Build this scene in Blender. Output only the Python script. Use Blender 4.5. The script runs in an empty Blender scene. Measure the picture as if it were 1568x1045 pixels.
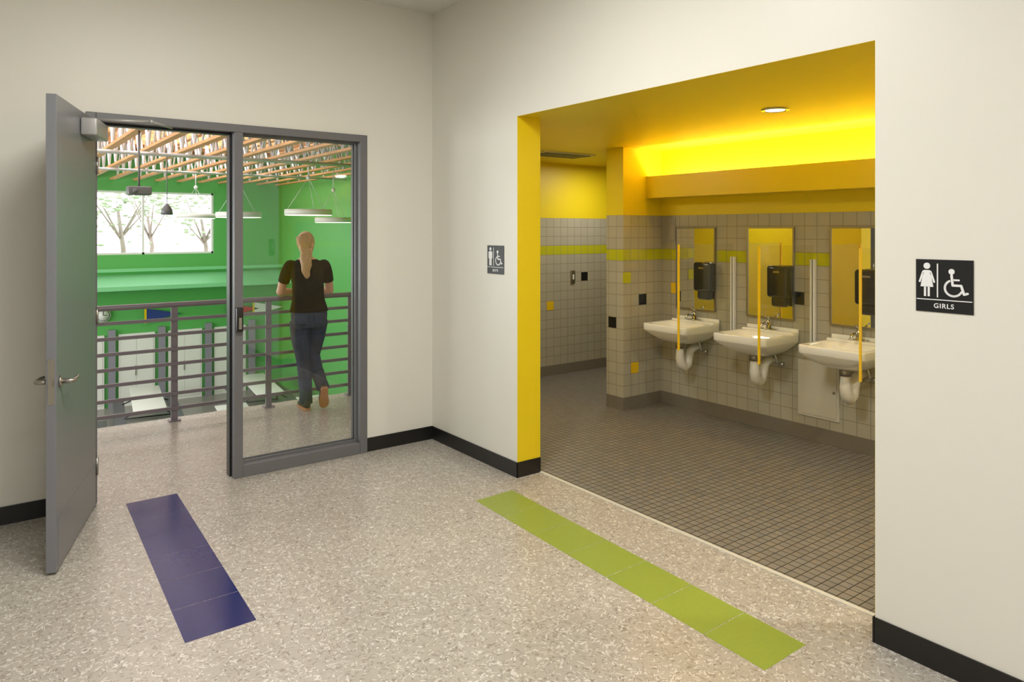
import bpy, bmesh, math, random
from mathutils import Vector, Matrix, Euler
random.seed(7)
scene = bpy.context.scene
scene.view_settings.view_transform = 'Standard'

# ------------------------------------------------------------ materials
def lin(c):
    out = []
    for v in c:
        v = v/255.0
        out.append(v/12.92 if v <= 0.04045 else ((v+0.055)/1.055)**2.4)
    return (out[0], out[1], out[2], 1.0)

def new_mat(name):
    m = bpy.data.materials.new(name); m.use_nodes = True
    nt = m.node_tree
    return m, nt, nt.nodes['Principled BSDF']

def pmat(name, rgb, rough=0.5, metal=0.0, noise=0.03, nscale=6.0, bump=0.0, bscale=200, coat=0.0, emis=None, estr=0, spec=0.5):
    m, nt, b = new_mat(name)
    c = lin(rgb)
    b.inputs['Roughness'].default_value = rough
    b.inputs['Metallic'].default_value = metal
    b.inputs['Coat Weight'].default_value = coat
    b.inputs['Specular IOR Level'].default_value = spec
    geo = nt.nodes.new('ShaderNodeNewGeometry')
    n = nt.nodes.new('ShaderNodeTexNoise'); n.inputs['Scale'].default_value = nscale; n.inputs['Detail'].default_value = 3
    nt.links.new(geo.outputs['Position'], n.inputs['Vector'])
    mix = nt.nodes.new('ShaderNodeMix'); mix.data_type = 'RGBA'
    lo = tuple(max(0, x*(1-noise)) for x in c[:3])+(1,)
    hi = tuple(min(1, x*(1+noise)) for x in c[:3])+(1,)
    mix.inputs[6].default_value = lo; mix.inputs[7].default_value = hi
    nt.links.new(n.outputs['Fac'], mix.inputs[0])
    nt.links.new(mix.outputs[2], b.inputs['Base Color'])
    if bump > 0:
        n2 = nt.nodes.new('ShaderNodeTexNoise'); n2.inputs['Scale'].default_value = bscale
        nt.links.new(geo.outputs['Position'], n2.inputs['Vector'])
        bp = nt.nodes.new('ShaderNodeBump'); bp.inputs['Strength'].default_value = bump; bp.inputs['Distance'].default_value = 0.002
        nt.links.new(n2.outputs['Fac'], bp.inputs['Height']); nt.links.new(bp.outputs['Normal'], b.inputs['Normal'])
    if emis:
        b.inputs['Emission Color'].default_value = lin(emis); b.inputs['Emission Strength'].default_value = estr
    return m

def M(nt, op, a, b=None, c=None):
    n = nt.nodes.new('ShaderNodeMath'); n.operation = op
    for i, x in enumerate((a, b, c)):
        if x is None: continue
        if isinstance(x, (int, float)): n.inputs[i].default_value = x
        else: nt.links.new(x, n.inputs[i])
    return n.outputs[0]

def MIX(nt, fac, a, b, blend='MIX'):
    n = nt.nodes.new('ShaderNodeMix'); n.data_type = 'RGBA'; n.blend_type = blend
    for idx, x in ((0, fac), (6, a), (7, b)):
        if isinstance(x, (int, float, tuple)): n.inputs[idx].default_value = x
        else: nt.links.new(x, n.inputs[idx])
    return n.outputs[2]

def vct_mat():
    m, nt, b = new_mat('vct_floor')
    geo = nt.nodes.new('ShaderNodeNewGeometry')
    rot = nt.nodes.new('ShaderNodeVectorRotate'); rot.rotation_type = 'Z_AXIS'; rot.inputs['Angle'].default_value = math.radians(1.7)
    nt.links.new(geo.outputs['Position'], rot.inputs['Vector'])
    sc = nt.nodes.new('ShaderNodeVectorMath'); sc.operation = 'SCALE'; sc.inputs['Scale'].default_value = 1/0.305
    nt.links.new(rot.outputs[0], sc.inputs[0])
    fl = nt.nodes.new('ShaderNodeVectorMath'); fl.operation = 'FLOOR'; nt.links.new(sc.outputs[0], fl.inputs[0])
    fr = nt.nodes.new('ShaderNodeVectorMath'); fr.operation = 'FRACTION'; nt.links.new(sc.outputs[0], fr.inputs[0])
    mz = nt.nodes.new('ShaderNodeVectorMath'); mz.operation = 'MULTIPLY'; mz.inputs[1].default_value = (1, 1, 0)
    nt.links.new(fl.outputs[0], mz.inputs[0])
    wn = nt.nodes.new('ShaderNodeTexWhiteNoise'); wn.noise_dimensions = '3D'; nt.links.new(mz.outputs[0], wn.inputs['Vector'])
    ang = M(nt, 'MULTIPLY', wn.outputs['Value'], 6.28)
    r2 = nt.nodes.new('ShaderNodeVectorRotate'); r2.rotation_type = 'Z_AXIS'
    nt.links.new(geo.outputs['Position'], r2.inputs['Vector']); nt.links.new(ang, r2.inputs['Angle'])
    dn = nt.nodes.new('ShaderNodeTexNoise'); dn.inputs['Scale'].default_value = 22
    nt.links.new(geo.outputs['Position'], dn.inputs['Vector'])
    add = nt.nodes.new('ShaderNodeVectorMath'); add.operation = 'MULTIPLY_ADD'; add.inputs[1].default_value = (0.06, 0.06, 0)
    nt.links.new(dn.outputs['Color'], add.inputs[0]); nt.links.new(r2.outputs[0], add.inputs[2])
    def chips(scl, off):
        mp = nt.nodes.new('ShaderNodeMapping'); mp.inputs['Scale'].default_value = scl; mp.inputs['Location'].default_value = off
        nt.links.new(add.outputs[0], mp.inputs['Vector'])
        v = nt.nodes.new('ShaderNodeTexVoronoi'); v.inputs['Scale'].default_value = 1.0; v.voronoi_dimensions = '2D'
        nt.links.new(mp.outputs[0], v.inputs['Vector'])
        s = nt.nodes.new('ShaderNodeSeparateColor'); nt.links.new(v.outputs['Color'], s.inputs[0])
        return s.outputs[0], s.outputs[1]
    a, a2 = chips((190, 60, 1), (0, 0, 0))
    c, c2 = chips((75, 230, 1), (3, 5, 0))
    base = MIX(nt, a2, lin((175, 168, 156)), lin((183, 176, 165)))
    base = MIX(nt, M(nt, 'GREATER_THAN', a, 0.92), base, lin((212, 208, 200)))
    base = MIX(nt, M(nt, 'LESS_THAN', a, 0.08), base, lin((160, 151, 139)))
    base = MIX(nt, M(nt, 'GREATER_THAN', c, 0.945), base, lin((218, 215, 208)))
    base = MIX(nt, M(nt, 'LESS_THAN', c, 0.05), base, lin((148, 139, 128)))
    sx = nt.nodes.new('ShaderNodeSeparateXYZ'); nt.links.new(fr.outputs[0], sx.inputs[0])
    def edge(o):
        d = M(nt, 'ABSOLUTE', M(nt, 'SUBTRACT', o, 0.5)); return M(nt, 'GREATER_THAN', d, 0.4968)
    e = M(nt, 'MAXIMUM', edge(sx.outputs[0]), edge(sx.outputs[1]))
    tone = M(nt, 'MULTIPLY_ADD', wn.outputs['Value'], 0.06, 0.95)
    tone = M(nt, 'SUBTRACT', tone, M(nt, 'MULTIPLY', e, 0.12))
    cmb = nt.nodes.new('ShaderNodeCombineColor')
    for i in range(3): nt.links.new(tone, cmb.inputs[i])
    base = MIX(nt, 1.0, base, cmb.outputs[0], 'MULTIPLY')
    nt.links.new(base, b.inputs['Base Color'])
    b.inputs['Specular IOR Level'].default_value = 0.42
    rn = nt.nodes.new('ShaderNodeTexNoise'); rn.inputs['Scale'].default_value = 4; nt.links.new(geo.outputs['Position'], rn.inputs['Vector'])
    nt.links.new(M(nt, 'MULTIPLY_ADD', rn.outputs['Fac'], 0.10, 0.20), b.inputs['Roughness'])
    bp = nt.nodes.new('ShaderNodeBump'); bp.inputs['Strength'].default_value = 0.15; bp.inputs['Distance'].default_value = 0.004
    bn = nt.nodes.new('ShaderNodeTexNoise'); bn.inputs['Scale'].default_value = 14; nt.links.new(geo.outputs['Position'], bn.inputs['Vector'])
    nt.links.new(bn.outputs['Fac'], bp.inputs['Height']); nt.links.new(bp.outputs['Normal'], b.inputs['Normal'])
    return m

YEL = (234, 208, 26)
def restroom_wall_mat():
    """glazed square tile to 1.89 m with an accent course, cove base below, yellow paint above"""
    m, nt, b = new_mat('restroom_wall_tile')
    geo = nt.nodes.new('ShaderNodeNewGeometry')
    p = nt.nodes.new('ShaderNodeSeparateXYZ'); nt.links.new(geo.outputs['Position'], p.inputs[0])
    n = nt.nodes.new('ShaderNodeSeparateXYZ'); nt.links.new(geo.outputs['True Normal'], n.inputs[0])
    u = M(nt, 'ADD', M(nt, 'MULTIPLY', p.outputs[1], M(nt, 'ABSOLUTE', n.outputs[0])), M(nt, 'MULTIPLY', p.outputs[0], M(nt, 'ABSOLUTE', n.outputs[1])))
    z = p.outputs[2]
    cv = nt.nodes.new('ShaderNodeCombineXYZ'); nt.links.new(u, cv.inputs[0]); nt.links.new(M(nt, 'SUBTRACT', z, 0.12), cv.inputs[1])
    br = nt.nodes.new('ShaderNodeTexBrick'); br.offset = 0; br.squash = 1
    br.inputs['Scale'].default_value = 1; br.inputs['Brick Width'].default_value = 0.1105; br.inputs['Row Height'].default_value = 0.1105
    br.inputs['Mortar Size'].default_value = 0.0022; br.inputs['Mortar Smooth'].default_value = 0.1
    br.inputs['Color1'].default_value = lin((174, 169, 150)); br.inputs['Color2'].default_value = lin((179, 174, 155)); br.inputs['Mortar'].default_value = lin((132, 126, 110))
    nt.links.new(cv.outputs[0], br.inputs['Vector'])
    band = M(nt, 'MULTIPLY', M(nt, 'GREATER_THAN', z, 0.12+0.1105*12), M(nt, 'LESS_THAN', z, 0.12+0.1105*13))
    notm = M(nt, 'SUBTRACT', 1.0, br.outputs['Fac'])
    col = MIX(nt, M(nt, 'MULTIPLY', band, notm), br.outputs['Color'], lin((190, 190, 36)))
    base = M(nt, 'LESS_THAN', z, 0.12)
    col = MIX(nt, base, col, lin((124, 117, 104)))
    up = M(nt, 'GREATER_THAN', z, 0.12+0.1105*16)
    col = MIX(nt, up, col, lin(YEL))
    nt.links.new(col, b.inputs['Base Color'])
    nt.links.new(M(nt, 'MULTIPLY_ADD', up, 0.25, 0.22), b.inputs['Roughness'])
    bp = nt.nodes.new('ShaderNodeBump'); bp.inputs['Strength'].default_value = 0.3; bp.inputs['Distance'].default_value = 0.002; bp.invert = True
    nt.links.new(M(nt, 'MULTIPLY', br.outputs['Fac'], M(nt, 'SUBTRACT', 1.0, up)), bp.inputs['Height']); nt.links.new(bp.outputs['Normal'], b.inputs['Normal'])
    return m

def mosaic_mat():
    m, nt, b = new_mat('restroom_floor_mosaic')
    geo = nt.nodes.new('ShaderNodeNewGeometry')
    br = nt.nodes.new('ShaderNodeTexBrick'); br.offset = 0; br.squash = 1
    br.inputs['Scale'].default_value = 1; br.inputs['Brick Width'].default_value = 0.0545; br.inputs['Row Height'].default_value = 0.0545
    br.inputs['Mortar Size'].default_value = 0.003; br.inputs['Mortar Smooth'].default_value = 0.1
    br.inputs['Color1'].default_value = lin((126, 121, 112)); br.inputs['Color2'].default_value = lin((136, 131, 122)); br.inputs['Mortar'].default_value = lin((60, 55, 50))
    nt.links.new(geo.outputs['Position'], br.inputs['Vector'])
    nt.links.new(br.outputs['Color'], b.inputs['Base Color'])
    b.inputs['Roughness'].default_value = 0.36
    bp = nt.nodes.new('ShaderNodeBump'); bp.inputs['Strength'].default_value = 0.5; bp.inputs['Distance'].default_value = 0.002; bp.invert = True
    nt.links.new(br.outputs['Fac'], bp.inputs['Height']); nt.links.new(bp.outputs['Normal'], b.inputs['Normal'])
    return m

def glass_mat(name, tint=(1, 1, 1), refl=0.06):
    m = bpy.data.materials.new(name); m.use_nodes = True; nt = m.node_tree
    nt.nodes.clear()
    o = nt.nodes.new('ShaderNodeOutputMaterial'); t = nt.nodes.new('ShaderNodeBsdfTransparent'); g = nt.nodes.new('ShaderNodeBsdfGlossy')
    t.inputs['Color'].default_value = tint+(1,); g.inputs['Roughness'].default_value = 0.02
    mx = nt.nodes.new('ShaderNodeMixShader'); mx.inputs[0].default_value = refl
    nt.links.new(t.outputs[0], mx.inputs[1]); nt.links.new(g.outputs[0], mx.inputs[2])
    nt.links.new(mx.outputs[0], o.inputs['Surface'])
    return m

def emat(name, rgb, s):
    m = bpy.data.materials.new(name); m.use_nodes = True; nt = m.node_tree; nt.nodes.clear()
    o = nt.nodes.new('ShaderNodeOutputMaterial'); e = nt.nodes.new('ShaderNodeEmission')
    e.inputs['Color'].default_value = lin(rgb); e.inputs['Strength'].default_value = s
    nt.links.new(e.outputs[0], o.inputs['Surface']); return m

def hair_mat():
    m, nt, b = new_mat('hair_blonde')
    geo = nt.nodes.new('ShaderNodeTexCoord')
    mp = nt.nodes.new('ShaderNodeMapping'); mp.inputs['Scale'].default_value = (160, 160, 8)
    nt.links.new(geo.outputs['Object'], mp.inputs[0])
    n = nt.nodes.new('ShaderNodeTexNoise'); n.inputs['Scale'].default_value = 1; nt.links.new(mp.outputs[0], n.inputs['Vector'])
    nt.links.new(MIX(nt, n.outputs['Fac'], lin((112, 76, 42)), lin((222, 182, 124))), b.inputs['Base Color'])
    b.inputs['Roughness'].default_value = 0.45
    return m

def denim_mat():
    m, nt, b = new_mat('denim')
    geo = nt.nodes.new('ShaderNodeNewGeometry')
    n = nt.nodes.new('ShaderNodeTexNoise'); n.inputs['Scale'].default_value = 9; n.inputs['Detail'].default_value = 6
    nt.links.new(geo.outputs['Position'], n.inputs['Vector'])
    nt.links.new(MIX(nt, n.outputs['Fac'], lin((14, 20, 36)), lin((62, 76, 104))), b.inputs['Base Color'])
    b.inputs['Roughness'].default_value = 0.85
    return m

MT = dict(
 wall=pmat('paint_offwhite', (228, 225, 214), 0.42, noise=0.01, bump=0.04, bscale=90),
 ceil=pmat('paint_ceiling', (222, 221, 214), 0.7, noise=0.01),
 vct=vct_mat(), rest=restroom_wall_mat(), mosaic=mosaic_mat(),
 yellow=pmat('paint_yellow', YEL, 0.38, noise=0.01),
 black=pmat('rubber_base_black', (26, 24, 23), 0.35, noise=0.05),
 frame=pmat('frame_grey_paint', (108, 107, 109), 0.38, noise=0.02),
 leaf=pmat('door_grey_paint', (126, 127, 132), 0.32, metal=0.08, noise=0.02, spec=0.35),
 steel=pmat('satin_steel', (170, 166, 158), 0.3, metal=1.0),
 alu=pmat('closer_aluminium', (176, 174, 172), 0.4, metal=0.4),
 chrome=pmat('chrome', (205, 205, 205), 0.1, metal=1.0),
 blue=pmat('vct_blue', (20, 34, 96), 0.17, noise=0.2, nscale=25, spec=0.35),
 green=pmat('vct_green', (146, 162, 66), 0.34, noise=0.08, nscale=60, spec=0.3),
 strip=pmat('threshold_strip', (214, 210, 196), 0.35),
 hall=pmat('paint_green', (92, 176, 90), 0.5, noise=0.02),
 halll=pmat('paint_green_light', (128, 204, 144), 0.45, noise=0.02),
 rail=pmat('rail_grey_paint', (118, 110, 116), 0.35, noise=0.03),
 wood=pmat('truss_wood', (208, 152, 100), 0.6, noise=0.35, nscale=3),
 deck=pmat('roof_deck', (150, 98, 60), 0.8, noise=0.2, nscale=2),
 web=pmat('truss_steel', (225, 225, 230), 0.4, metal=0.3),
 white=pmat('white_enamel', (232, 232, 228), 0.35, noise=0.01),
 concrete=pmat('hall_floor', (140, 136, 132), 0.3, noise=0.05),
 ceramic=pmat('vitreous_china', (246, 244, 234), 0.08, noise=0.005, coat=0.5),
 pvc=pmat('trap_cover_white', (236, 233, 222), 0.4, noise=0.01),
 darkplastic=pmat('smoke_plastic', (46, 46, 44), 0.12, noise=0.05),
 mirror=pmat('mirror_silver', (236, 236, 232), 0.01, metal=1.0, noise=0.0),
 acryl_edge=pmat('acrylic_edge_yellow', (250, 205, 30), 0.3, noise=0.02),
 acryl=glass_mat('acrylic_clear', (0.97, 0.97, 0.94), 0.035),
 glass=glass_mat('sidelight_glass', (0.95, 0.965, 0.955), 0.05),
 signb=pmat('sign_black', (22, 22, 24), 0.4), signw=pmat('sign_white', (235, 235, 235), 0.5, noise=0.0),
 tblack=pmat('tile_black', (24, 24, 24), 0.15), tyel=pmat('tile_yellow', (236, 196, 24), 0.2),
 tgreen=pmat('tile_lime', (196, 196, 40), 0.2),
 panel=pmat('access_panel_metal', (208, 204, 188), 0.4, noise=0.02),
 cove=emat('cove_tube', (255, 249, 228), 42.0),
 lens=emat('lamp_lens', (255, 244, 220), 4.0),
 skin=pmat('skin', (214, 160, 130), 0.5, noise=0.04), shirt=pmat('tshirt_black', (11, 11, 14), 0.95, noise=0.1, nscale=20, spec=0.15),
 jeans=denim_mat(), hair=hair_mat(), shoe=pmat('shoe_dark', (50, 44, 40), 0.6), sole=pmat('sole_tan', (188, 130, 80), 0.7),
 lips=pmat('lips', (170, 84, 80), 0.4), eye=pmat('eye_white', (235, 235, 230), 0.2), iris=pmat('iris', (60, 80, 90), 0.2),
 leafg=pmat('foliage', (166, 178, 150), 0.9, noise=0.4, nscale=3), bark=pmat('bark', (150, 138, 128), 0.9, noise=0.3),
 ground=pmat('outdoor_ground', (190, 185, 170), 0.9), grey=pmat('bench_grey', (92, 92, 98), 0.5),
 navy=pmat('banner_navy', (40, 60, 130), 0.7), red=pmat('banner_red', (190, 50, 40), 0.7), purple=pmat('pilaster_grey', (142, 138, 152), 0.5),
)

# ------------------------------------------------------------ mesh builder
class MB:
    def __init__(s): s.v=[]; s.f=[]; s.m=[]; s.sm=[]; s.mats=[]
    def mi(s, mat):
        if mat not in s.mats: s.mats.append(mat)
        return s.mats.index(mat)
    def add(s, vs, fs, mat, smooth=False, T=None):
        o=len(s.v); k=s.mi(mat)
        for p in vs:
            p=Vector(p); s.v.append(tuple(T(p) if T else p))
        for f in fs: s.f.append([o+i for i in f]); s.m.append(k); s.sm.append(smooth)
    def box(s,x0,x1,y0,y1,z0,z1,mat,T=None):
        vs=[(x,y,z) for x in (x0,x1) for y in (y0,y1) for z in (z0,z1)]
        s.add(vs,[(0,1,3,2),(4,6,7,5),(0,4,5,1),(2,3,7,6),(0,2,6,4),(1,5,7,3)],mat,False,T)
    def rbox(s,x0,x1,y0,y1,z0,z1,mat,r=0.01,T=None,seg=3):
        bm=bmesh.new(); bmesh.ops.create_cube(bm,size=1)
        for v in bm.verts: v.co=Vector((x0+(v.co.x+.5)*(x1-x0),y0+(v.co.y+.5)*(y1-y0),z0+(v.co.z+.5)*(z1-z0)))
        bmesh.ops.bevel(bm,geom=bm.edges[:],offset=r,segments=seg,affect='EDGES',profile=.5)
        bm.verts.index_update()
        s.add([v.co.copy() for v in bm.verts],[[v.index for v in f.verts] for f in bm.faces],mat,True,T); bm.free()
    def loft(s,rings,mat,smooth=True,T=None,closed=False):
        n=len(rings[0]); vs=[p for r in rings for p in r]; fs=[]
        R=len(rings)
        for i in range(R if closed else R-1):
            for j in range(n):
                a=i*n+j; b=i*n+(j+1)%n; c=((i+1)%R)*n+(j+1)%n; d=((i+1)%R)*n+j
                fs.append((a,b,c,d))
        if not closed:
            fs.append(tuple(range(n-1,-1,-1))); fs.append(tuple((R-1)*n+j for j in range(n)))
        s.add(vs,fs,mat,smooth,T)
    def path(s,pts,rad,mat,n=12,smooth=True,T=None,flat=1.0):
        pts=[Vector(p) for p in pts]
        if isinstance(rad,(int,float)): rad=[rad]*len(pts)
        rings=[]; up=None
        for i,p in enumerate(pts):
            if i==0: t=pts[1]-pts[0]
            elif i==len(pts)-1: t=pts[-1]-pts[-2]
            else: t=(pts[i+1]-p).normalized()+(p-pts[i-1]).normalized()
            t.normalize()
            if up is None:
                up=Vector((0,0,1)) if abs(t.z)<.9 else Vector((0,1,0))
            a=up-t*up.dot(t)
            if a.length<1e-4: a=t.orthogonal()
            a.normalize(); b=t.cross(a); up=a
            rings.append([p+a*math.cos(2*math.pi*j/n)*rad[i]*flat+b*math.sin(2*math.pi*j/n)*rad[i] for j in range(n)])
        s.loft(rings,mat,smooth,T)
    def ell(s,c,r,mat,R=None,nu=20,nv=14,T=None):
        c=Vector(c); rings=[]
        for i in range(1,nv):
            ph=math.pi*i/nv
            ring=[]
            for j in range(nu):
                th=2*math.pi*j/nu
                p=Vector((r[0]*math.sin(ph)*math.cos(th),r[1]*math.sin(ph)*math.sin(th),-r[2]*math.cos(ph)))
                if R: p=R@p
                ring.append(c+p)
            rings.append(ring)
        s.loft(rings,mat,True,T)
    def prism(s,pts,fn,d0,d1,mat,T=None):
        n=len(pts); vs=[fn(a,b,d0) for a,b in pts]+[fn(a,b,d1) for a,b in pts]
        fs=[tuple(range(n)),tuple(range(2*n-1,n-1,-1))]+[(i,(i+1)%n,n+(i+1)%n,n+i) for i in range(n)]
        s.add(vs,fs,mat,False,T)
    def mesh(s,name):
        me=bpy.data.meshes.new(name); me.from_pydata(s.v,[],s.f)
        for m in s.mats: me.materials.append(m)
        for p,k,q in zip(me.polygons,s.m,s.sm): p.material_index=k; p.use_smooth=q
        bm=bmesh.new(); bm.from_mesh(me); bmesh.ops.recalc_face_normals(bm,faces=bm.faces[:]); bm.to_mesh(me); bm.free()
        me.update(); return me
    def obj(s,name,parent=None,bevel=0):
        o=bpy.data.objects.new(name,s.mesh(name)); scene.collection.objects.link(o)
        if parent: o.parent=parent
        if bevel:
            b=o.modifiers.new('bevel','BEVEL'); b.width=bevel; b.segments=2; b.limit_method='ANGLE'
        return o
def empty(name):
    e=bpy.data.objects.new(name,None); scene.collection.objects.link(e); return e
def circ(cx,cy,r,n=24): return [(cx+r*math.cos(2*math.pi*i/n),cy+r*math.sin(2*math.pi*i/n)) for i in range(n)]

XW=3.030; XI=3.236; YW=5.176; ZC=3.54; ZR=2.544; XS=5.52
YJ0=1.498; YJ1=4.0
FX0,FX1,FZ=0.531,2.434,2.484

# ------------------------------------------------------------ room shell
m=MB(); m.box(-3.2,XI,-4.2,7.2,-0.25,0,MT['vct']); m.box(XI,8.2,6.72,7.2,-0.25,0,MT['vct']); m.box(-6,-3.2,YW+.15,7.2,-.25,0,MT['vct']); m.obj('floor')
m=MB(); m.box(XI,8.2,-1,6.72,-0.25,0,MT['mosaic']); m.obj('floor_restroom')
m=MB(); m.box(XI-.012,XI+.014,YJ0,YJ1,0,0.004,MT['strip']); m.obj('trim_threshold')
m=MB(); m.box(-3.2,XW,-4.2,YW,ZC,ZC+.15,MT['ceil']); m.obj('ceiling')
m=MB()
m.box(-6,FX0,YW,YW+.15,0,4.6,MT['wall']); m.box(FX1,XW,YW,YW+.15,0,4.6,MT['wall']); m.box(FX0,FX1,YW,YW+.15,FZ,4.6,MT['wall'])
m.obj('wall_back')
m=MB()
m.box(XW,XI,YJ1,6.72,0,4.6,MT['wall']); m.box(XW,XI,-4.2,YJ0,0,ZC+.15,MT['wall']); m.box(XW,XI,YJ0,YJ1,ZR,ZC+.15,MT['wall'])
m.obj('wall_right')
m=MB(); m.box(-3.2,-3.05,-4.2,YW,0,ZC,MT['wall']); m.obj('wall_left')
m=MB(); m.box(-3.05,XW,-4.2,-4.05,0,ZC,MT['wall']); m.obj('wall_near')
m=MB()
m.box(-3.05,FX0,YW-.008,YW,0,.108,MT['black']); m.box(FX1,XW,YW-.008,YW,0,.108,MT['black']); m.obj('baseboard_back',bevel=.002)
m=MB()
m.box(XW-.008,XW,YJ1-.009,YW-.008,0,.108,MT['black']); m.box(XW-.008,XI,YJ1-.009,YJ1-.001,0,.108,MT['black'])
m.box(XW-.008,XW,-4.0,YJ0,0,.108,MT['black']); m.box(XW-.008,XI,YJ0+.001,YJ0+.009,0,.108,MT['black']); m.obj('baseboard_right',bevel=.002)
m=MB()
m.box(XW+.0005,XI+.001,YJ1-.001,YJ1,.0,ZR-.001,MT['yellow']); m.box(XW+.0005,XI+.001,YJ0,YJ0+.001,0,ZR-.001,MT['yellow'])
m.box(XW+.0005,XI+.001,YJ0,YJ1,ZR-.001,ZR,MT['yellow'])
m.box(XI,XI+.001,YJ1,6.57,0,ZR,MT['yellow']); m.box(XI,XI+.001,-1,YJ0,0,ZR,MT['yellow'])
m.obj('trim_opening')

# ------------------------------------------------------------ restroom shell
m=MB(); m.box(XS,XS+.15,-1,4.88,0,ZR,MT['rest']); m.obj('wall_sink')
m=MB(); m.box(4.98,8.05,4.88,5.11,0,ZR,MT['rest']); m.obj('wall_wing')
m=MB(); m.box(XI,8.2,6.57,6.72,0,4.6,MT['rest']); m.obj('wall_alcove')
m=MB(); m.box(8.05,8.2,-1,6.57,0,ZR,MT['rest']); m.box(XI,8.2,-1.15,-1,0,ZR,MT['rest']); m.obj('wall_restroom_end')
m=MB(); m.box(XI,8.2,-1.15,6.57,ZR,ZR+.15,MT['yellow']); m.obj('ceiling_restroom')
m=MB(); m.box(5.30,5.33,-1,4.88,2.06,2.275,MT['yellow']); m.box(5.33,XS,-1,4.88,2.06,2.09,MT['yellow']); m.obj('trim_cove')
m=MB(); m.box(5.39,5.44,-.9,4.80,2.14,2.17,MT['cove']); m.obj('cove_light')
def tile_y(y,k,mat):
    j=math.floor(y/.1105); z=.12+.1105*k; mb=MB(); mb.box(XS-.003,XS,j*.1105+.003,(j+1)*.1105-.003,z+.003,z+.1075,mat); mb.obj('trim_accent_tile')
def tile_x(x,k,yf,mat):
    j=math.floor(x/.1105); z=.12+.1105*k; mb=MB(); mb.box(j*.1105+.003,(j+1)*.1105-.003,yf-.003,yf,z+.003,z+.1075,mat); mb.obj('trim_accent_tile')
tile_x(5.26,8,4.88,MT['tblack']); tile_x(5.14,2,4.88,MT['tyel']); tile_x(5.02,10,4.88,MT['tgreen'])
tile_y(3.33,9,MT['tblack']); tile_y(4.73,9,MT['tyel'])
tile_x(5.97,9,6.57,MT['tblack']); tile_x(5.42,6,6.57,MT['tyel'])
m=MB(); j=45; m.box(4.977,4.98,j*.1105+.003,(j+1)*.1105-.003,.12+.1105*6+.003,.12+.1105*7-.003,MT['tblack']); m.obj('trim_accent_tile')
for (x,y) in ((4.243,2.76),(4.243,.6)):
    e=empty('recessed_downlight')
    b=MB(); rings=[]
    for r,z in ((.092,ZR-.001),(.09,ZR-.006),(.075,ZR-.008),(.066,ZR-.002)):
        rings.append([(x+r*math.cos(a*math.pi/16),y+r*math.sin(a*math.pi/16),z) for a in range(32)])
    b.loft(rings,MT['chrome']); b.obj('trim_ring',e)
    b=MB(); b.prism(circ(x,y,.062),lambda a,c,d:(a,c,d),ZR-.006,ZR-.002,MT['lens']); b.obj('lens',e)
m=MB(); m.box(4.55,5.25,5.55,5.9,ZR-.014,ZR,MT['panel'])
for i in range(9): m.box(4.6,5.2,5.58+i*.033,5.592+i*.033,ZR-.022,ZR-.014,MT['frame'])
m.obj('ceiling_vent')
m=MB(); m.box(XS-.012,XS,3.01,3.368,.20,.66,MT['panel']); m.box(XS-.017,XS-.012,3.03,3.348,.22,.64,MT['panel']); m.path([(XS-.02,3.05,.43),(XS-.014,3.05,.43)],.012,MT['steel']); m.obj('access_panel',bevel=.001)
m=MB(); m.box(XS-.008,XS,4.69,4.86,1.63,1.86,MT['alu']); m.box(XS-.011,XS-.008,4.705,4.845,1.645,1.845,MT['alu']); m.obj('service_hatch',bevel=.001)
m=MB(); m.rbox(5.79,5.86,6.555,6.57,1.09,1.25,MT['steel'],.005); m.box(5.815,5.835,6.548,6.556,1.14,1.2,MT['white']); m.obj('light_switch')

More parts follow.
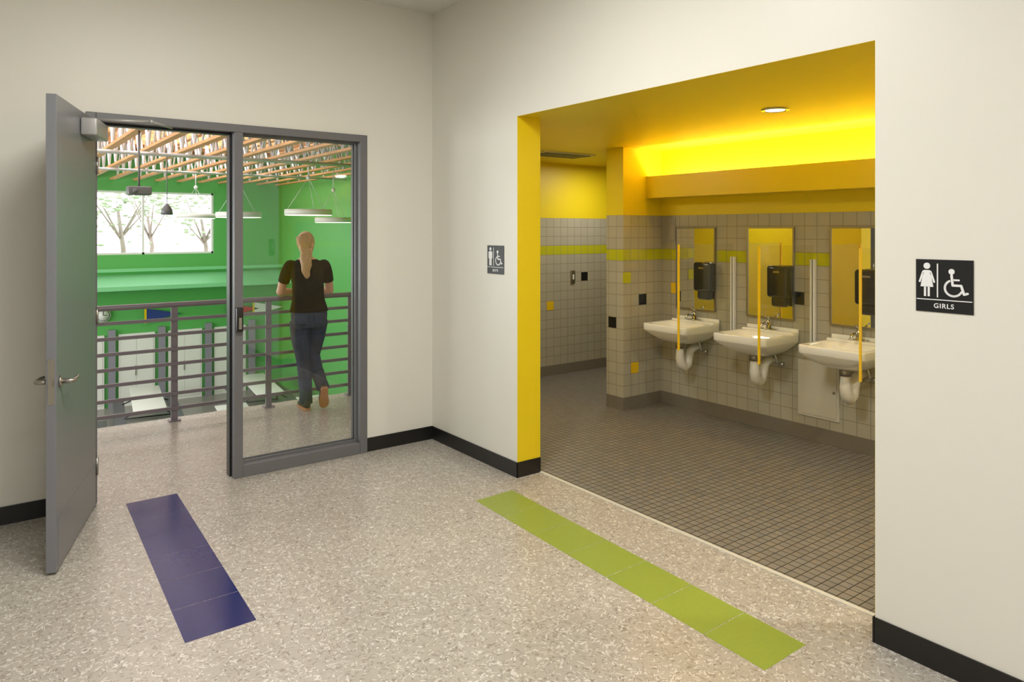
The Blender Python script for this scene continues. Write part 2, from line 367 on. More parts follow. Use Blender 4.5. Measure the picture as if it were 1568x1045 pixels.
# ------------------------------------------------------------ sinks etc.
def rr(w,x0,x1,z,yc,r=.05,k=9):
    out=[]; b=w/2; r=min(r,b*.99,(x1-x0)/2*.99)
    for cx,cy,a0 in ((x1-r,b-r,0),(x0+r,b-r,90),(x0+r,-b+r,180),(x1-r,-b+r,270)):
        for i in range(k+1):
            a=math.radians(a0+90*i/k); out.append((XS-(cx+r*math.cos(a)),yc+cy+r*math.sin(a),z))
    return out
for yc in (4.41,3.61,2.82):
    e=empty('wall_sink_basin')
    b=MB()
    prof=[(.20,.10,.30,.685,.10),(.30,.04,.37,.70,.11),(.40,.004,.44,.735,.10),(.465,.0,.48,.775,.06),(.502,.0,.499,.80,.035),(.508,.0,.504,.806,.035),(.512,.0,.507,.812,.035),(.514,.0,.508,.858,.035),(.512,.0,.507,.864,.035),(.504,.004,.501,.869,.033),
          (.475,.10,.484,.868,.05),(.445,.122,.468,.866,.08),(.43,.13,.46,.858,.09),(.39,.15,.43,.80,.10),(.29,.18,.38,.755,.10),(.06,.25,.31,.745,.03)]
    b.loft([rr(w,x0,x1,z,yc,r_) for w,x0,x1,z,r_ in prof],MT['ceramic']); b.obj('bowl',e)
    b=MB(); b.rbox(XS-.10,XS-.001,yc-.25,yc+.25,.855,.884,MT['ceramic'],.009); b.rbox(XS-.025,XS-.001,yc-.25,yc+.25,.86,.91,MT['ceramic'],.009); b.obj('back_deck',e)
    b=MB(); zf=.883; fx=XS-.065
    b.rbox(fx-.028,fx+.028,yc-.075,yc+.075,zf-.002,zf+.014,MT['chrome'],.006)
    b.path([(fx,yc,zf),(fx,yc,zf+.012),(fx,yc,zf+.013),(fx,yc,zf+.075),(fx,yc,zf+.085)],[.03,.03,.024,.022,.014],MT['chrome'],16)
    b.path([(fx,yc,zf+.045),(fx-.05,yc,zf+.06),(fx-.1,yc,zf+.055),(fx-.125,yc,zf+.03)],[.016,.014,.012,.011],MT['chrome'],12)
    b.path([(fx,yc,zf+.08),(fx+.01,yc,zf+.1),(fx-.05,yc,zf+.125)],[.012,.01,.008],MT['chrome'],12); b.obj('faucet',e)
    b=MB()
    b.path([(XS-.27,yc,.72),(XS-.27,yc,.62),(XS-.27,yc,.55),(XS-.255,yc,.49),(XS-.21,yc,.455),(XS-.165,yc,.48),(XS-.145,yc,.54),(XS-.12,yc,.60),(XS-.06,yc,.625),(XS-.002,yc,.63)],
           [.036,.036,.042,.045,.046,.045,.04,.038,.036,.036],MT['pvc'],16)
    b.path([(XS-.27,yc,.70),(XS-.27,yc,.64)],.045,MT['steel'],16)
    b.obj('trap_cover',e)
    b=MB()
    for s_ in (-1,1):
        y=yc+s_*.09
        b.path([(XS,y,.60),(XS-.06,y,.60),(XS-.075,y,.615),(XS-.08,y+.01,.66),(XS-.08,yc+s_*.02,.78)],.008,MT['chrome'],8)
        b.path([(XS-.04,y,.60),(XS-.04,y-.035,.60)],[.012,.018],MT['chrome'],10)
    b.obj('supply_valve',e)
for yc in (4.44,3.635,2.855):
    e=empty('wall_mirror'); y0,y1,z0,z1=yc-.233,yc+.233,.975,1.77
    b=MB(); b.box(XS-.012,XS-.004,y0+.01,y1-.01,z0+.01,z1-.01,MT['mirror']); b.obj('mirror_glass',e)
    b=MB(); w=.014
    b.box(XS-.02,XS-.001,y0,y0+w,z0,z1,MT['steel']); b.box(XS-.02,XS-.001,y1-w,y1,z0,z1,MT['steel'])
    b.box(XS-.02,XS-.001,y0+w,y1-w,z0,z0+w,MT['steel']); b.box(XS-.02,XS-.001,y0+w,y1-w,z1-w,z1,MT['steel']); b.obj('mirror_frame',e)
for yc in (4.285,3.50,2.735):
    e=empty('soap_dispenser'); b=MB(); x1=XS-.022
    b.rbox(x1-.10,x1,yc-.10,yc+.10,1.17,1.44,MT['darkplastic'],.025); b.obj('cover',e)
    b=MB(); b.rbox(x1-.075,x1,yc-.07,yc+.07,1.09,1.18,MT['darkplastic'],.02); b.box(x1-.104,x1-.098,yc-.03,yc+.03,1.38,1.395,MT['steel']); b.obj('spout_base',e)
for yc in (4.01,3.23,2.45):
    e=empty('sink_divider'); b=MB(); b.box(4.762,XS-.02,yc-.005,yc+.005,.72,1.62,MT['acryl']); b.obj('panel',e)
    b=MB(); b.box(4.748,4.762,yc-.007,yc+.007,.72,1.62,MT['acryl_edge']); b.obj('edge',e)
    b=MB(); b.box(XS-.03,XS-.001,yc-.022,yc-.006,.76,1.50,MT['white']); b.box(XS-.03,XS-.001,yc+.006,yc+.022,.76,1.50,MT['white']); b.obj('wall_bracket',e,bevel=.002)

# ------------------------------------------------------------ door frame, sidelight
e=empty('door_frame')
m=MB(); fy0,fy1=YW-.02,YW+.155
m.box(FX0,FX0+.055,fy0,fy1,0,FZ,MT['frame']); m.box(1.427,1.486,fy0,fy1,0,FZ-.055,MT['frame']); m.box(FX1-.06,FX1,fy0,fy1,0,FZ,MT['frame'])
m.box(FX0+.055,FX1-.06,fy0,fy1,FZ-.055,FZ,MT['frame']); m.box(1.486,FX1-.06,fy0,fy1,0,.085,MT['frame'])
m.box(FX0+.055,FX0+.07,YW+.05,fy1-.03,0,FZ-.055,MT['frame']); m.box(1.412,1.427,YW+.05,fy1-.03,0,FZ-.055,MT['black']); m.box(FX0+.07,1.412,YW+.05,fy1-.03,FZ-.07,FZ-.055,MT['black'])
m.obj('frame_profile',e,bevel=.003)
m=MB(); gx0,gx1,gz0,gz1=1.486,FX1-.06,.085,FZ-.055
for a in (YW+.04,YW+.09):
    m.box(gx0,gx0+.015,a,a+.018,gz0,gz1,MT['frame']); m.box(gx1-.015,gx1,a,a+.018,gz0,gz1,MT['frame']); m.box(gx0+.015,gx1-.015,a,a+.018,gz0,gz0+.015,MT['frame']); m.box(gx0+.015,gx1-.015,a,a+.018,gz1-.015,gz1,MT['frame'])
m.obj('glazing_stop',e)
m=MB(); m.rbox(1.434,1.479,fy0-.035,fy0,1.03,1.20,MT['black'],.006); m.box(1.447,1.466,fy0-.04,fy0-.035,1.05,1.13,MT['steel']); m.obj('strike_box',e)
m=MB(); m.box(gx0+.002,gx1-.002,YW+.066,YW+.074,gz0+.002,gz1-.002,MT['glass']); m.obj('window_1')

# ------------------------------------------------------------ door leaf
P0=Vector((FX0+.058,YW-.002,0)); dv=Vector((-.292,-.956,0)).normalized(); nv=Vector((dv.y,-dv.x,0))
def L(p): return P0+dv*p[0]+nv*p[1]+Vector((0,0,p[2]))
LW=.955
e=empty('door_1')
m=MB(); m.box(.004,LW,0,.046,.012,2.43,MT['leaf'],L); m.obj('leaf',e,bevel=.002)
m=MB(); m.box(.04,LW-.03,-.0015,0,.03,.28,MT['leaf'],L); m.obj('kick_plate',e)
m=MB(); m.box(LW,LW+.0015,.008,.038,.86,1.09,MT['steel'],L); m.box(LW+.0015,LW+.012,.016,.03,.95,.985,MT['steel'],L)
m.box(LW,LW+.0012,.015,.031,1.02,1.05,MT['black'],L); m.obj('latch_plate',e)
m=MB()
for side in (-1,1):
    o=0 if side<0 else .046
    def q(x,d,z): return (x,o+side*d,z)
    m.path([q(LW-.07,0,.965),q(LW-.07,.01,.965)],.03,MT['steel'],20,T=L)
    m.path([q(LW-.07,0,.965),q(LW-.07,.045,.965),q(LW-.075,.06,.965),q(LW-.095,.064,.965),q(LW-.15,.062,.967),q(LW-.19,.056,.967)],[.013,.012,.012,.011,.010,.009],MT['steel'],12,T=L)
m.obj('lever_handle',e)
m=MB(); m.rbox(.10,.44,-.085,-.002,2.29,2.39,MT['alu'],.008,T=L); m.path([L((.2,-.03,2.39)),L((.2,-.03,2.415))],.018,MT['alu'])
a0=L((.2,-.03,2.41)); a1=Vector((.86,4.93,2.42)); a2=Vector((1.02,YW-.03,2.42))
m.path([a0,a1],.010,MT['alu'],8); m.path([a1,a2],.009,MT['alu'],8); m.path([a1-Vector((0,0,.012)),a1+Vector((0,0,.012))],.016,MT['alu'],12)
m.obj('door_closer',e)
m=MB()
for z in (.25,1.2,2.15):
    m.path([L((-.004,-.004,z-.055)),L((-.004,-.004,z+.055))],.008,MT['steel'],10)
m.obj('hinge',e)

# ------------------------------------------------------------ coloured floor stripes
def stripe(name,A,B,C,D,n,mat):
    A,B,C,D=[Vector((p[0],p[1],0)) for p in (A,B,C,D)]
    m=MB(); g=.0009
    for i in range(n):
        t0,t1=i/n+g,(i+1)/n-g
        q=[A.lerp(D,t0),B.lerp(C,t0),B.lerp(C,t1),A.lerp(D,t1)]
        vs=[(p.x,p.y,0) for p in q]+[(p.x,p.y,.0008) for p in q]
        m.add(vs,[(0,3,2,1),(4,5,6,7),(0,1,5,4),(1,2,6,5),(2,3,7,6),(3,0,4,7)],mat)
    m.obj(name)
stripe('floor_stripe_blue',(.745,5.105),(1.045,5.106),(.990,3.234),(.693,3.231),6,MT['blue'])
stripe('floor_stripe_green',(2.557,3.822),(2.856,3.829),(2.778,1.662),(2.486,1.660),7,MT['green'])

# ------------------------------------------------------------ signs
def sign(name,yc,zc,txt,girl):
    e=empty(name); h=.104
    F=lambda a,b,d:(XW-d,yc-a,zc+b)
    m=MB(); m.prism([(-h,-h),(h,-h),(h,h),(-h,h)],F,0,.004,MT['signb']); m.obj('plate',e,bevel=.0008)
    m=MB(); w=MT['signw']; d0,d1=.004,.0052
    R=lambda x0,x1,y0,y1: m.prism([(x0,y0),(x1,y0),(x1,y1),(x0,y1)],F,d0,d1,w)
    def stroke(pts,wd):
        for (ax,ay),(bx,by) in zip(pts,pts[1:]):
            l=math.hypot(bx-ax,by-ay); nx,ny=-(by-ay)/l*wd/2,(bx-ax)/l*wd/2
            m.prism([(ax-nx,ay-ny),(bx-nx,by-ny),(bx+nx,by+ny),(ax+nx,ay+ny)],F,d0,d1,w)
        for p in pts: m.prism(circ(p[0],p[1],wd/2,12),F,d0,d1+.00005,w)
    R(-.025,-.0205,-.045,.088); R(-h+.004,h-.004,-.0565,-.053)
    cx=-.062
    m.prism(circ(cx,.078,.0125),F,d0,d1,w)
    if girl:
        m.prism([(cx-.012,.061),(cx+.012,.061),(cx+.024,-.005),(cx-.024,-.005)],F,d0,d1,w)
        stroke([(cx-.014,.055),(cx-.027,.015)],.007); stroke([(cx+.014,.055),(cx+.027,.015)],.007)
        R(cx-.011,cx-.003,-.043,-.004); R(cx+.003,cx+.011,-.043,-.004)
    else:
        R(cx-.016,cx+.016,.0,.061); R(cx-.015,cx-.0015,-.043,.0); R(cx+.0015,cx+.015,-.043,.0)
        stroke([(cx-.021,.055),(cx-.021,.012)],.007); stroke([(cx+.021,.055),(cx+.021,.012)],.007)
    wx_=.036
    m.prism(circ(wx_-.008,.058,.011),F,d0,d1,w)
    stroke([(wx_-.008,.044),(wx_-.004,.005),(wx_+.026,.005),(wx_+.036,-.028),(wx_+.048,-.024)],.009)
    stroke([(wx_-.006,.026),(wx_+.018,.026)],.007)
    arc=[(wx_-.001+.031*math.cos(math.radians(t)),-.006+.031*math.sin(math.radians(t))) for t in range(118,335,12)]
    stroke(arc,.008); m.obj('pictogram',e)
    cu=bpy.data.curves.new('lettering','FONT'); cu.body=txt; cu.size=.026; cu.align_x='CENTER'; cu.extrude=.0005; cu.space_character=1.15; cu.offset=.0004
    o=bpy.data.objects.new('lettering',cu); scene.collection.objects.link(o)
    o.matrix_world=Matrix(((0,0,-1,XW-.0047),(-1,0,0,yc),(0,1,0,zc-.087),(0,0,0,1)))
    cu.materials.append(w); o.parent=e
sign('restroom_sign_girls',1.229,1.521,'GIRLS',True)
sign('restroom_sign_boys',4.26,1.525,'BOYS',False)

# ------------------------------------------------------------ balcony railing
YR=7.07
m=MB()
for X in (-4.6,-3.745,-2.89,-2.03,-1.17,-.3,.565,1.425,2.28,3.14,4.0,4.86,5.72):
    m.box(X-.028,X+.028,YR-.01,YR+.01,0,1.05,MT['rail']); m.box(X-.05,X+.05,YR-.04,YR+.04,0,.012,MT['rail'])
for i,z in enumerate((.12,.255,.39,.525,.66,.795,.93)):
    m.box(-5.9,8.1,YR-.028,YR-.011,z-.015,z+.015,MT['rail'])
m.path([(-5.9,YR,1.062),(8.1,YR,1.062)],.025,MT['rail'],12)
m.obj('balcony_railing')

# ------------------------------------------------------------ hall beyond
ZL=-3.5; YF=24.0
m=MB(); m.box(-6,8.4,7.2,24.3,ZL-.15,ZL,MT['concrete']); m.obj('floor_hall')
wx0,wx1,wz0,wz1=.6,6.01,1.01,2.92
m=MB()
m.box(-6,wx0,YF,YF+.25,ZL,4.6,MT['hall']); m.box(wx1,8.4,YF,YF+.25,ZL,4.6,MT['hall']); m.box(wx0,wx1,YF,YF+.25,wz1,4.6,MT['hall']); m.box(wx0,wx1,YF,YF+.25,ZL,wz0,MT['hall'])
m.obj('wall_hall_far')
m=MB(); m.box(8.2,8.4,6.72,YF,ZL,4.6,MT['hall']); m.obj('wall_hall_right')
m=MB(); m.box(-6.2,-6,YW,24.25,ZL,4.6,MT['hall']); m.obj('wall_hall_left')
m=MB(); m.box(-6,8.2,7.05,7.2,ZL,-.25,MT['hall']); m.obj('wall_hall_near')
m=MB(); m.add([(-6,YF,.42),(8.2,YF,.42),(8.2,YF-.9,.12),(-6,YF-.9,.12),(-6,YF,-.1),(8.2,YF,-.1),(8.2,YF-.9,.0),(-6,YF-.9,.0)],[(0,1,2,3),(3,2,6,7),(7,6,5,4),(0,3,7,4),(1,5,6,2)],MT['halll']); m.obj('trim_glow_ledge')  # made-up sloped ledge, shaped to catch light as the wall's band of glow
m=MB(); m.box(-6,8.2,YF-.12,YF,.5,.6,MT['halll']); m.obj('trim_hall_sill')
e=empty('window_2'); m=MB()
for x in (wx0+.04,2.2,3.98,wx1-.04): m.box(x-.03,x+.03,YF+.05,YF+.15,wz0,wz1,MT['white'])
m.box(wx0,wx1,YF+.05,YF+.15,wz0,wz0+.06,MT['white']); m.box(wx0,wx1,YF+.05,YF+.15,wz1-.06,wz1,MT['white']); m.obj('window_frame',e)
m=MB(); m.box(-6.2,8.4,YW,24.3,4.6,4.75,MT['deck']); m.obj('ceiling_hall')
m=MB(); X=-5.4; kk=0
while X<8.1:
    y0=YW+.16 if X<3 else 6.75
    m.box(X-.065,X+.065,y0,YF-.01,3.24,3.29,MT['wood']); m.box(X-.065,X+.065,y0,YF-.01,4.08,4.13,MT['wood'])
    y=(YW+.4 if X<3 else 6.9)+(kk%2)*.2; k=0
    while y<YF-.6:
        a=(X,y,3.29 if k%2==0 else 4.09); b=(X,y+.5,4.09 if k%2==0 else 3.29)
        m.path([a,b],.024,MT['web'],6,False); y+=.5; k+=1
    X+=.61; kk+=1
y=YW+.8
while y<YF:
    m.box(-6,2.9 if y<6.9 else 8.2,y-.03,y+.03,4.14,4.3,MT['wood']); y+=.9
m.obj('roof_truss')
m=MB(); m.path([(-5.9,14,3.10),(8.1,14,3.10)],.035,MT['web'],12); m.path([(-5.9,18.5,3.14),(8.1,18.5,3.14)],.03,MT['web'],12); m.path([(1.3,7.3,3.62),(1.3,23.9,3.62)],.04,MT['web'],12); m.obj('ceiling_conduit')
def ringlamp(x,y,z,r):
    e=empty('ring_pendant_light'); m=MB()
    prof=[(r,z-.06),(r,z+.06),(r-.07,z+.06),(r-.07,z-.06)]
    n=40; rings=[[(x+rad*math.cos(2*math.pi*i/n),y+rad*math.sin(2*math.pi*i/n),zz) for rad,zz in prof] for i in range(n)]
    m.loft(rings,MT['white'],True,closed=True); m.obj('ring',e)
    m=MB()
    rings=[[(x+rad*math.cos(2*math.pi*i/n),y+rad*math.sin(2*math.pi*i/n),zz) for rad,zz in [(r-.01,z-.065),(r-.01,z-.061),(r-.06,z-.061),(r-.06,z-.065)]] for i in range(n)]
    m.loft(rings,MT['lens'],True,closed=True); m.obj('diffuser',e)
    m=MB()
    for k in range(3):
        a=k*2.094+.4; m.path([(x+(r-.035)*math.cos(a),y+(r-.035)*math.sin(a),z+.06),(x,y,z+.75)],.005,MT['web'],6)
    m.path([(x,y,z+.75),(x,y,3.24)],.012,MT['web'],8); m.ell((x,y,z+.75),(.05,.05,.05),MT['white']); m.obj('suspension',e)
ringlamp(5.7,15,2.13,.5); ringlamp(7.1,17,2.0,.45); ringlamp(4.8,17,2.1,.5); ringlamp(4.55,20,2.12,.48)
def bell(x,y,z):
    m=MB(); m.loft([[(x+r*math.cos(i*math.pi/10),y+r*math.sin(i*math.pi/10),zz) for i in range(20)] for r,zz in ((.10,z),(.09,z+.1),(.04,z+.17),(.02,z+.2))],MT['frame']); m.path([(x,y,z+.2),(x,y,3.24)],.008,MT['frame'],6); m.obj('bell_pendant')
bell(2.7,14,2.02)
m=MB(); m.rbox(1.76,2.08,11.85,12.08,2.27,2.40,MT['frame'],.02); m.path([(1.92,11.95,2.40),(1.92,11.95,3.24)],.014,MT['frame'],10); m.path([(1.85,11.85,2.335),(1.85,11.80,2.335)],.035,MT['frame'],14); m.obj('ceiling_projector')
for i in range(5):
    x=.6+i*1.35
    e=empty('hall_cupboard_door'); m=MB(); m.box(x,x+.98,YF-.07,YF-.01,ZL,-1.35,MT['white']); m.box(x+.05,x+.47,YF-.085,YF-.07,ZL+.1,-1.45,MT['white']); m.box(x+.51,x+.93,YF-.085,YF-.07,ZL+.1,-1.45,MT['white']); m.obj('door_panel',e)
    m=MB(); m.path([(x+.45,YF-.11,-2.6),(x+.45,YF-.11,-2.3)],.012,MT['steel'],8); m.obj('pull',e)
    m=MB(); m.box(x+1.08,x+1.26,YF-.16,YF-.01,ZL,-1.2,MT['purple']); m.obj('pilaster')
m=MB()
for i,(x,mt) in enumerate(((1.2,'white'),(4.0,'navy'),(6.4,'red'),(7.2,'white'))):
    m.add([(x,YF-.13,-.62),(x,YF-.13,-1.05),(x+1.0,YF-.13,-.83)],[(0,1,2)],MT[mt]); m.add([(x-.02,YF-.135,-.6),(x-.02,YF-.135,-1.07),(x+.04,YF-.135,-1.06),(x+.04,YF-.135,-.61)],[(0,1,2,3)],MT['tyel'])
m.obj('pennant_row')
m=MB(); m.path([(2.9,YF-.02,-.75),(2.9,YF-.1,-.75)],.2,MT['white'],28); m.path([(2.9,YF-.1,-.75),(2.9,YF-.104,-.75)],.17,MT['black'],28); m.path([(2.9,YF-.104,-.75),(2.9,YF-.106,-.75)],.155,MT['white'],28)
m.box(2.89,2.91,YF-.11,YF-.106,-.75,-.63,MT['black']); m.box(2.9,2.99,YF-.11,YF-.106,-.76,-.74,MT['black']); m.obj('wall_clock')
def table(x,y,rot):
    e=empty('cafeteria_table'); e.location=(x,y,ZL); e.rotation_euler=(0,0,rot)
    m=MB(); m.rbox(-1.5,1.5,-.38,.38,.73,.76,MT['white'],.012); m.obj('top',e)
    m=MB(); m.rbox(-1.45,1.45,-.8,-.52,.42,.45,MT['grey'],.01); m.rbox(-1.45,1.45,.52,.8,.42,.45,MT['grey'],.01); m.obj('bench',e)
    m=MB()
    for s_ in (-1,1):
        m.path([(s_*.9,-.66,0),(s_*.9,-.66,.42)],.018,MT['black'],8); m.path([(s_*.9,.66,0),(s_*.9,.66,.42)],.018,MT['black'],8)
        m.path([(s_*.9,-.7,.03),(s_*.9,.7,.03)],.018,MT['black'],8); m.path([(s_*.9,-.66,.4),(s_*.6,0,.73),(s_*.9,.66,.4)],.016,MT['black'],8)
    m.obj('leg_frame',e)
for (x,y) in ((1.6,19.2),(3.6,21.2),(5.0,17.6),(6.6,21.2),(7.0,17.3),(2.2,15.5),(4.4,14.0),(6.2,13.5),(-1,19)): table(x,y,1.45)

# outside
m=MB(); m.box(-30,40,25,70,-.8,-.6,MT['ground']); m.obj('ground_outside')
def tree(x,y,s):
    e=empty('tree'); m=MB(); m.path([(x,y,-.6),(x+.1,y,1),(x-.1,y,2.2*s)],[.12,.09,.05],MT['bark'],8)
    br=[]
    for k in range(6):
        a=random.uniform(0,6.28); p=(x+math.cos(a)*.9*s,y+math.sin(a)*.9*s,(2.0+random.random()*1.5)*s); m.path([(x,y,1.2*s),p],[.045,.015],MT['bark'],6); br.append(p)
    m.obj('trunk',e); m=MB()
    for p in br:
        for k in range(26):
            c=Vector(p)+Vector((random.gauss(0,.45),random.gauss(0,.45),random.gauss(0,.4)))*s; r=random.uniform(.05,.13)
            m.ell(c,(r,r,r*.6),MT['leafg'],nu=6,nv=4)
    m.obj('foliage',e)
for x,y,s in ((4.2,30,1.2),(7.6,32,1.0),(6.4,37,1.1),(9.6,35,1.2),(3.0,36,1.0)): tree(x,y,s)

# ------------------------------------------------------------ woman at the railing
def build_woman(loc,yaw):
    root=empty('woman'); 
    b=MB(); S=MT['skin']
    def ring(z,cy,rx,ry,cx=0,n=24,e=2.3):
        o=[]
        for i in range(n):
            t=2*math.pi*i/n; c=math.cos(t); s_=math.sin(t)
            o.append((cx+rx*math.copysign(abs(c)**(2/e),c),cy+ry*math.copysign(abs(s_)**(2/e),s_),z))
        return o
    b.loft([ring(.80,-.03,.13,.095),ring(.86,-.045,.168,.118),ring(.93,-.045,.174,.122),ring(1.0,-.025,.158,.108),ring(1.08,.0,.142,.097),ring(1.16,.015,.145,.098),
            ring(1.25,.035,.156,.108),ring(1.33,.055,.166,.11),ring(1.40,.068,.170,.095),ring(1.44,.075,.12,.07),ring(1.47,.08,.065,.055)],S)
    b.path([(0,.075,1.42),(0,.09,1.49),(0,.11,1.56)],[.062,.052,.052],S,16)
    for s_ in (-1,1):
        b.ell((s_*.158,.07,1.39),(.064,.06,.062),S)
        sh=(s_*.165,.07,1.385); el=(s_*.240,.19,1.135); wr=(s_*.085,.345,1.115)
        b.path([sh,(s_*.208,.125,1.28),el],[.058,.049,.038],S,14); b.ell(el,(.04,.04,.04),S)
        mid=tuple((el[i]*.6+wr[i]*.4) for i in range(3)); b.path([el,mid,wr],[.040,.038,.026],S,14); b.ell(wr,(.027,.027,.024),S)
        W=Vector(wr); f=Vector((-s_*.45,.85,-.05)).normalized(); side=Vector((f.y,-f.x,0))*s_
        th=-side
        pc=W+f*.05; Rm=Matrix((side,f,Vector((0,0,1)))).transposed(); b.ell(pc,(.038,.052,.015),S,Rm)
        for k,l in enumerate((.072,.08,.074,.058)):
            base=W+f*.088+th*(.027-.018*k)+Vector((0,0,.0)); 
            p1=base+f*l*.45+Vector((0,0,-.008)); p2=p1+f*l*.2+Vector((0,0,-l*.32)); p3=p2+Vector((0,0,-l*.3))-f*.004
            b.path([base-f*.03,base,p1,p2,p3],[.009,.0095,.0088,.008,.0065],S,8)
        tb=W+f*.025+th*.03; b.path([tb-th*.012,tb+th*.014+f*.014,tb+th*.026+f*.038+Vector((0,0,-.006)),tb+th*.028+f*.06+Vector((0,0,-.014))],[.012,.011,.0095,.0075],S,8)
    legs=[[(-.088,-.03,.86),(-.078,.0,.68),(-.048,.02,.49),(-.035,-.015,.30),(-.03,-.03,.10)],
          [(.088,-.03,.86),(.078,.05,.68),(.060,.10,.50),(.085,.01,.35),(.125,-.075,.215)]]
    for lg in legs:
        b.path(lg,[.096,.086,.068,.062,.048],S,18)
    for s_ in (-1,1): b.ell((s_*.075,-.098,.875),(.084,.068,.088),S)
    hc=Vector((.0,.13,1.605)); HR=Matrix.Rotation(math.radians(-42),3,'Z')@Matrix.Rotation(math.radians(-8),3,'X')
    H=lambda p:hc+HR@Vector(p)
    b.ell(hc,(.073,.092,.112),S,HR); b.ell(H((0,.03,-.06)),(.052,.06,.05),S,HR)
    b.path([H((0,.088,.012)),H((0,.108,-.022))],[.008,.015],S,10); b.ell(H((0,.082,-.088)),(.02,.018,.016),S,HR)
    b.ell(H((0,.086,.028)),(.05,.01,.012),S,HR)
    for s_ in (-1,1): b.ell(H((s_*.076,-.005,-.01)),(.010,.02,.032),S,HR)
    tmp=b.obj('body_src')
    r=tmp.modifiers.new('r','REMESH'); r.mode='VOXEL'; r.voxel_size=.0062
    sm=tmp.modifiers.new('s','SMOOTH'); sm.factor=.5; sm.iterations=3
    dg=bpy.context.evaluated_depsgraph_get(); me=bpy.data.meshes.new_from_object(tmp.evaluated_get(dg)); bpy.data.objects.remove(tmp)
    me.materials.clear()
    for k in ('skin','shirt','jeans'): me.materials.append(MT[k])
    for p in me.polygons:
        c=p.center; p.use_smooth=True; k=0
        if c.z<.985 and abs(c.x)<.2 and c.y<.2: k=2
        elif c.z<1.455 and c.z>=.985:
            ax=abs(c.x)
            if ax<.172 and c.y<.17: k=1
            elif c.z>1.255: k=1
            if c.y>.21: k=0
        if k==1 and c.z>1.435 and math.hypot(c.x,c.y-.08)<.060: k=0
        p.material_index=k
    bo=bpy.data.objects.new('body',me); scene.collection.objects.link(bo); bo.parent=root
    m=MB()
    m.loft([ring(.955,-.038,.183,.133),ring(1.0,-.025,.172,.120),ring(1.06,-.005,.156,.108),ring(1.12,.007,.150,.103),ring(1.2,.025,.152,.104)],MT['shirt'])
    for s_ in (-1,1):
        m.path([(s_*.167,.073,1.38),(s_*.195,.107,1.315),(s_*.215,.14,1.235)],[.062,.058,.054],MT['shirt'],18)
    m.obj('tshirt_hem',root)
    m=MB(); m.path([(-.035,-.015,.30),(-.03,-.03,.16),(-.03,-.03,.06)],[.066,.060,.064],MT['jeans'],18); m.path([(.085,.01,.35),(.108,-.04,.27),(.128,-.082,.20)],[.066,.060,.062],MT['jeans'],18)
    for s_ in (-1,1):
        m.rbox(s_*.075-.045,s_*.075+.045,-.178,-.163,.845,.945,MT['jeans'],.006)
    m.obj('jeans_cuff',root)
    def shoe(ank,fwd,up):
        ank=Vector(ank); f=Vector(fwd).normalized(); u=Vector(up).normalized(); sd=f.cross(u)
        T=lambda p: ank+f*p[1]+u*p[2]+sd*p[0]
        def sr(y,w,h): return [T((w*math.cos(2*math.pi*i/16),y,-.06+h/2+ (h/2)*math.sin(2*math.pi*i/16))) for i in range(16)]
        m=MB(); m.loft([sr(-.07,.018,.04),sr(-.06,.032,.085),sr(-.02,.036,.10),sr(.04,.039,.085),sr(.1,.045,.06),(sr(.15,.042,.045)),sr(.175,.02,.025)],MT['shoe'])
        def so(z): return [T((w*s2,y,z)) for s2,seq in ((1,((-.07,.02),(-.05,.034),(0,.034),(.06,.04),(.11,.047),(.155,.04),(.18,.018))),(-1,((.18,.018),(.155,.04),(.11,.047),(.06,.04),(0,.034),(-.05,.034),(-.07,.02)))) for y,w in seq]
        m.loft([so(-.078),so(-.052)],MT['sole'],False); return m
    shoe((-.03,-.03,.08),(-.12,1,0),(0,0,1)).obj('shoe_left',root)
    shoe((.128,-.085,.20),(.05,.48,-.84),(0,.84,.48)).obj('shoe_right',root)
    m=MB(); hb=MT['hair']
    m.ell(H((0,-.016,.020)),(.083,.094,.106),hb,HR); m.ell(H((-.0,-.085,.055)),(.034,.034,.036),hb,HR)
    m.obj('hair_cap',root)
    m=MB(); m.path([H((0,-.09,.06)),H((0,-.125,.04)),(-.045,.0,1.585),(-.03,-.03,1.52),(-.034,-.05,1.46),(-.026,-.055,1.40),(-.034,-.055,1.35),(-.022,-.055,1.30),(-.024,-.05,1.25)],[.024,.036,.046,.050,.058,.052,.042,.030,.008],hb,14,flat=.8); m.obj('ponytail',root)
    m=MB()
    for s_ in (-1,1): m.ell(H((s_*.03,.081,.008)),(.013,.008,.007),MT['eye'],HR,nu=10,nv=8); m.ell(H((s_*.03,.0875,.008)),(.005,.003,.005),MT['iris'],HR,nu=8,nv=6)
    m.ell(H((0,.093,-.052)),(.022,.006,.007),MT['lips'],HR,nu=10,nv=8); m.obj('face_detail',root)
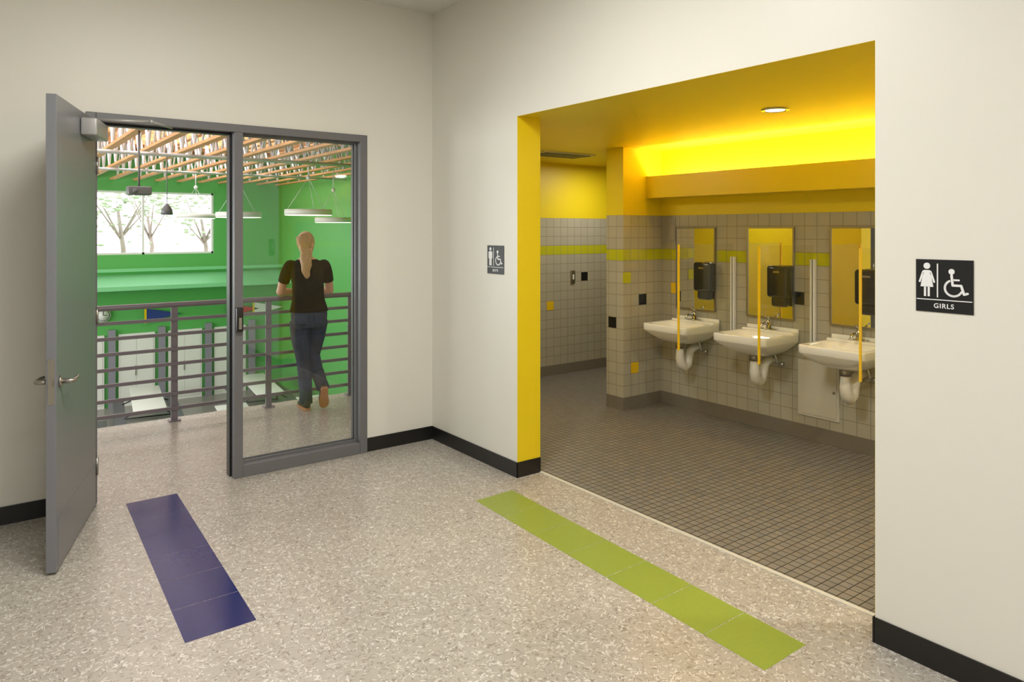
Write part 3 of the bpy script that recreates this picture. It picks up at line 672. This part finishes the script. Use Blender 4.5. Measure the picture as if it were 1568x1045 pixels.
    root.location=loc; root.rotation_euler=(0,0,yaw)
build_woman((2.575,6.78,0),math.radians(-12))

# ------------------------------------------------------------ lights
def area(name,loc,size,power,col=(1,1,1),rot=(0,0,0),sy=None):
    l=bpy.data.lights.new(name,'AREA'); l.energy=power; l.color=col; l.size=size
    if sy: l.shape='RECTANGLE'; l.size_y=sy
    o=bpy.data.objects.new(name,l); scene.collection.objects.link(o); o.location=loc; o.rotation_euler=rot; return o
area('ceiling_light',(1.1,2.6,ZC-.02),1.2,82,(1,.985,.94),sy=.6)
area('ceiling_light',(.4,-.2,ZC-.02),1.2,58,(1,.985,.98),sy=.6)
area('ceiling_light',(-.2,-2.6,ZC-.02),1.2,60,(1,.985,.99),sy=.6)
area('restroom_light',(4.243,2.76,ZR-.012),.12,2.5,(1,.95,.82))
area('restroom_light',(4.243,.6,ZR-.012),.12,30,(1,.97,.9))
area('restroom_light',(3.9,5.2,ZR-.03),.3,12,(1,.97,.9))
area('restroom_light',(5.9,5.85,ZR-.03),.3,14,(1,.97,.9))
area('hall_fill_light',(1,16,4.5),5,460,(.97,.98,1),sy=8)  # added fill lamps above the trusses; the roof has no skylights
area('hall_fill_light',(5,20,4.5),4,280,(.97,.98,1),sy=4)
area('hall_fill_light',(2,9.5,4.5),4,260,(.97,.98,1),sy=3)
area('hall_side_fill',(-5.85,15,.8),3,1150,(.97,.98,1),rot=(0,math.radians(-90),0),sy=14)  # added side fill to brighten the trusses; no window in that wall
w=bpy.data.worlds.new('world'); scene.world=w; w.use_nodes=True
nt=w.node_tree; bg=nt.nodes['Background']; bg.inputs['Color'].default_value=(.94,.97,1,1); bg.inputs['Strength'].default_value=3.6

# ------------------------------------------------------------ camera
cd=bpy.data.cameras.new('camera'); cam=bpy.data.objects.new('camera',cd); scene.collection.objects.link(cam)
cam.location=(0,0,1.74); cam.rotation_euler=(math.radians(90),0,math.radians(-36.72))
cd.sensor_width=36; cd.lens=25.09; cd.shift_y=-.1081; cd.clip_start=.05
scene.camera=cam
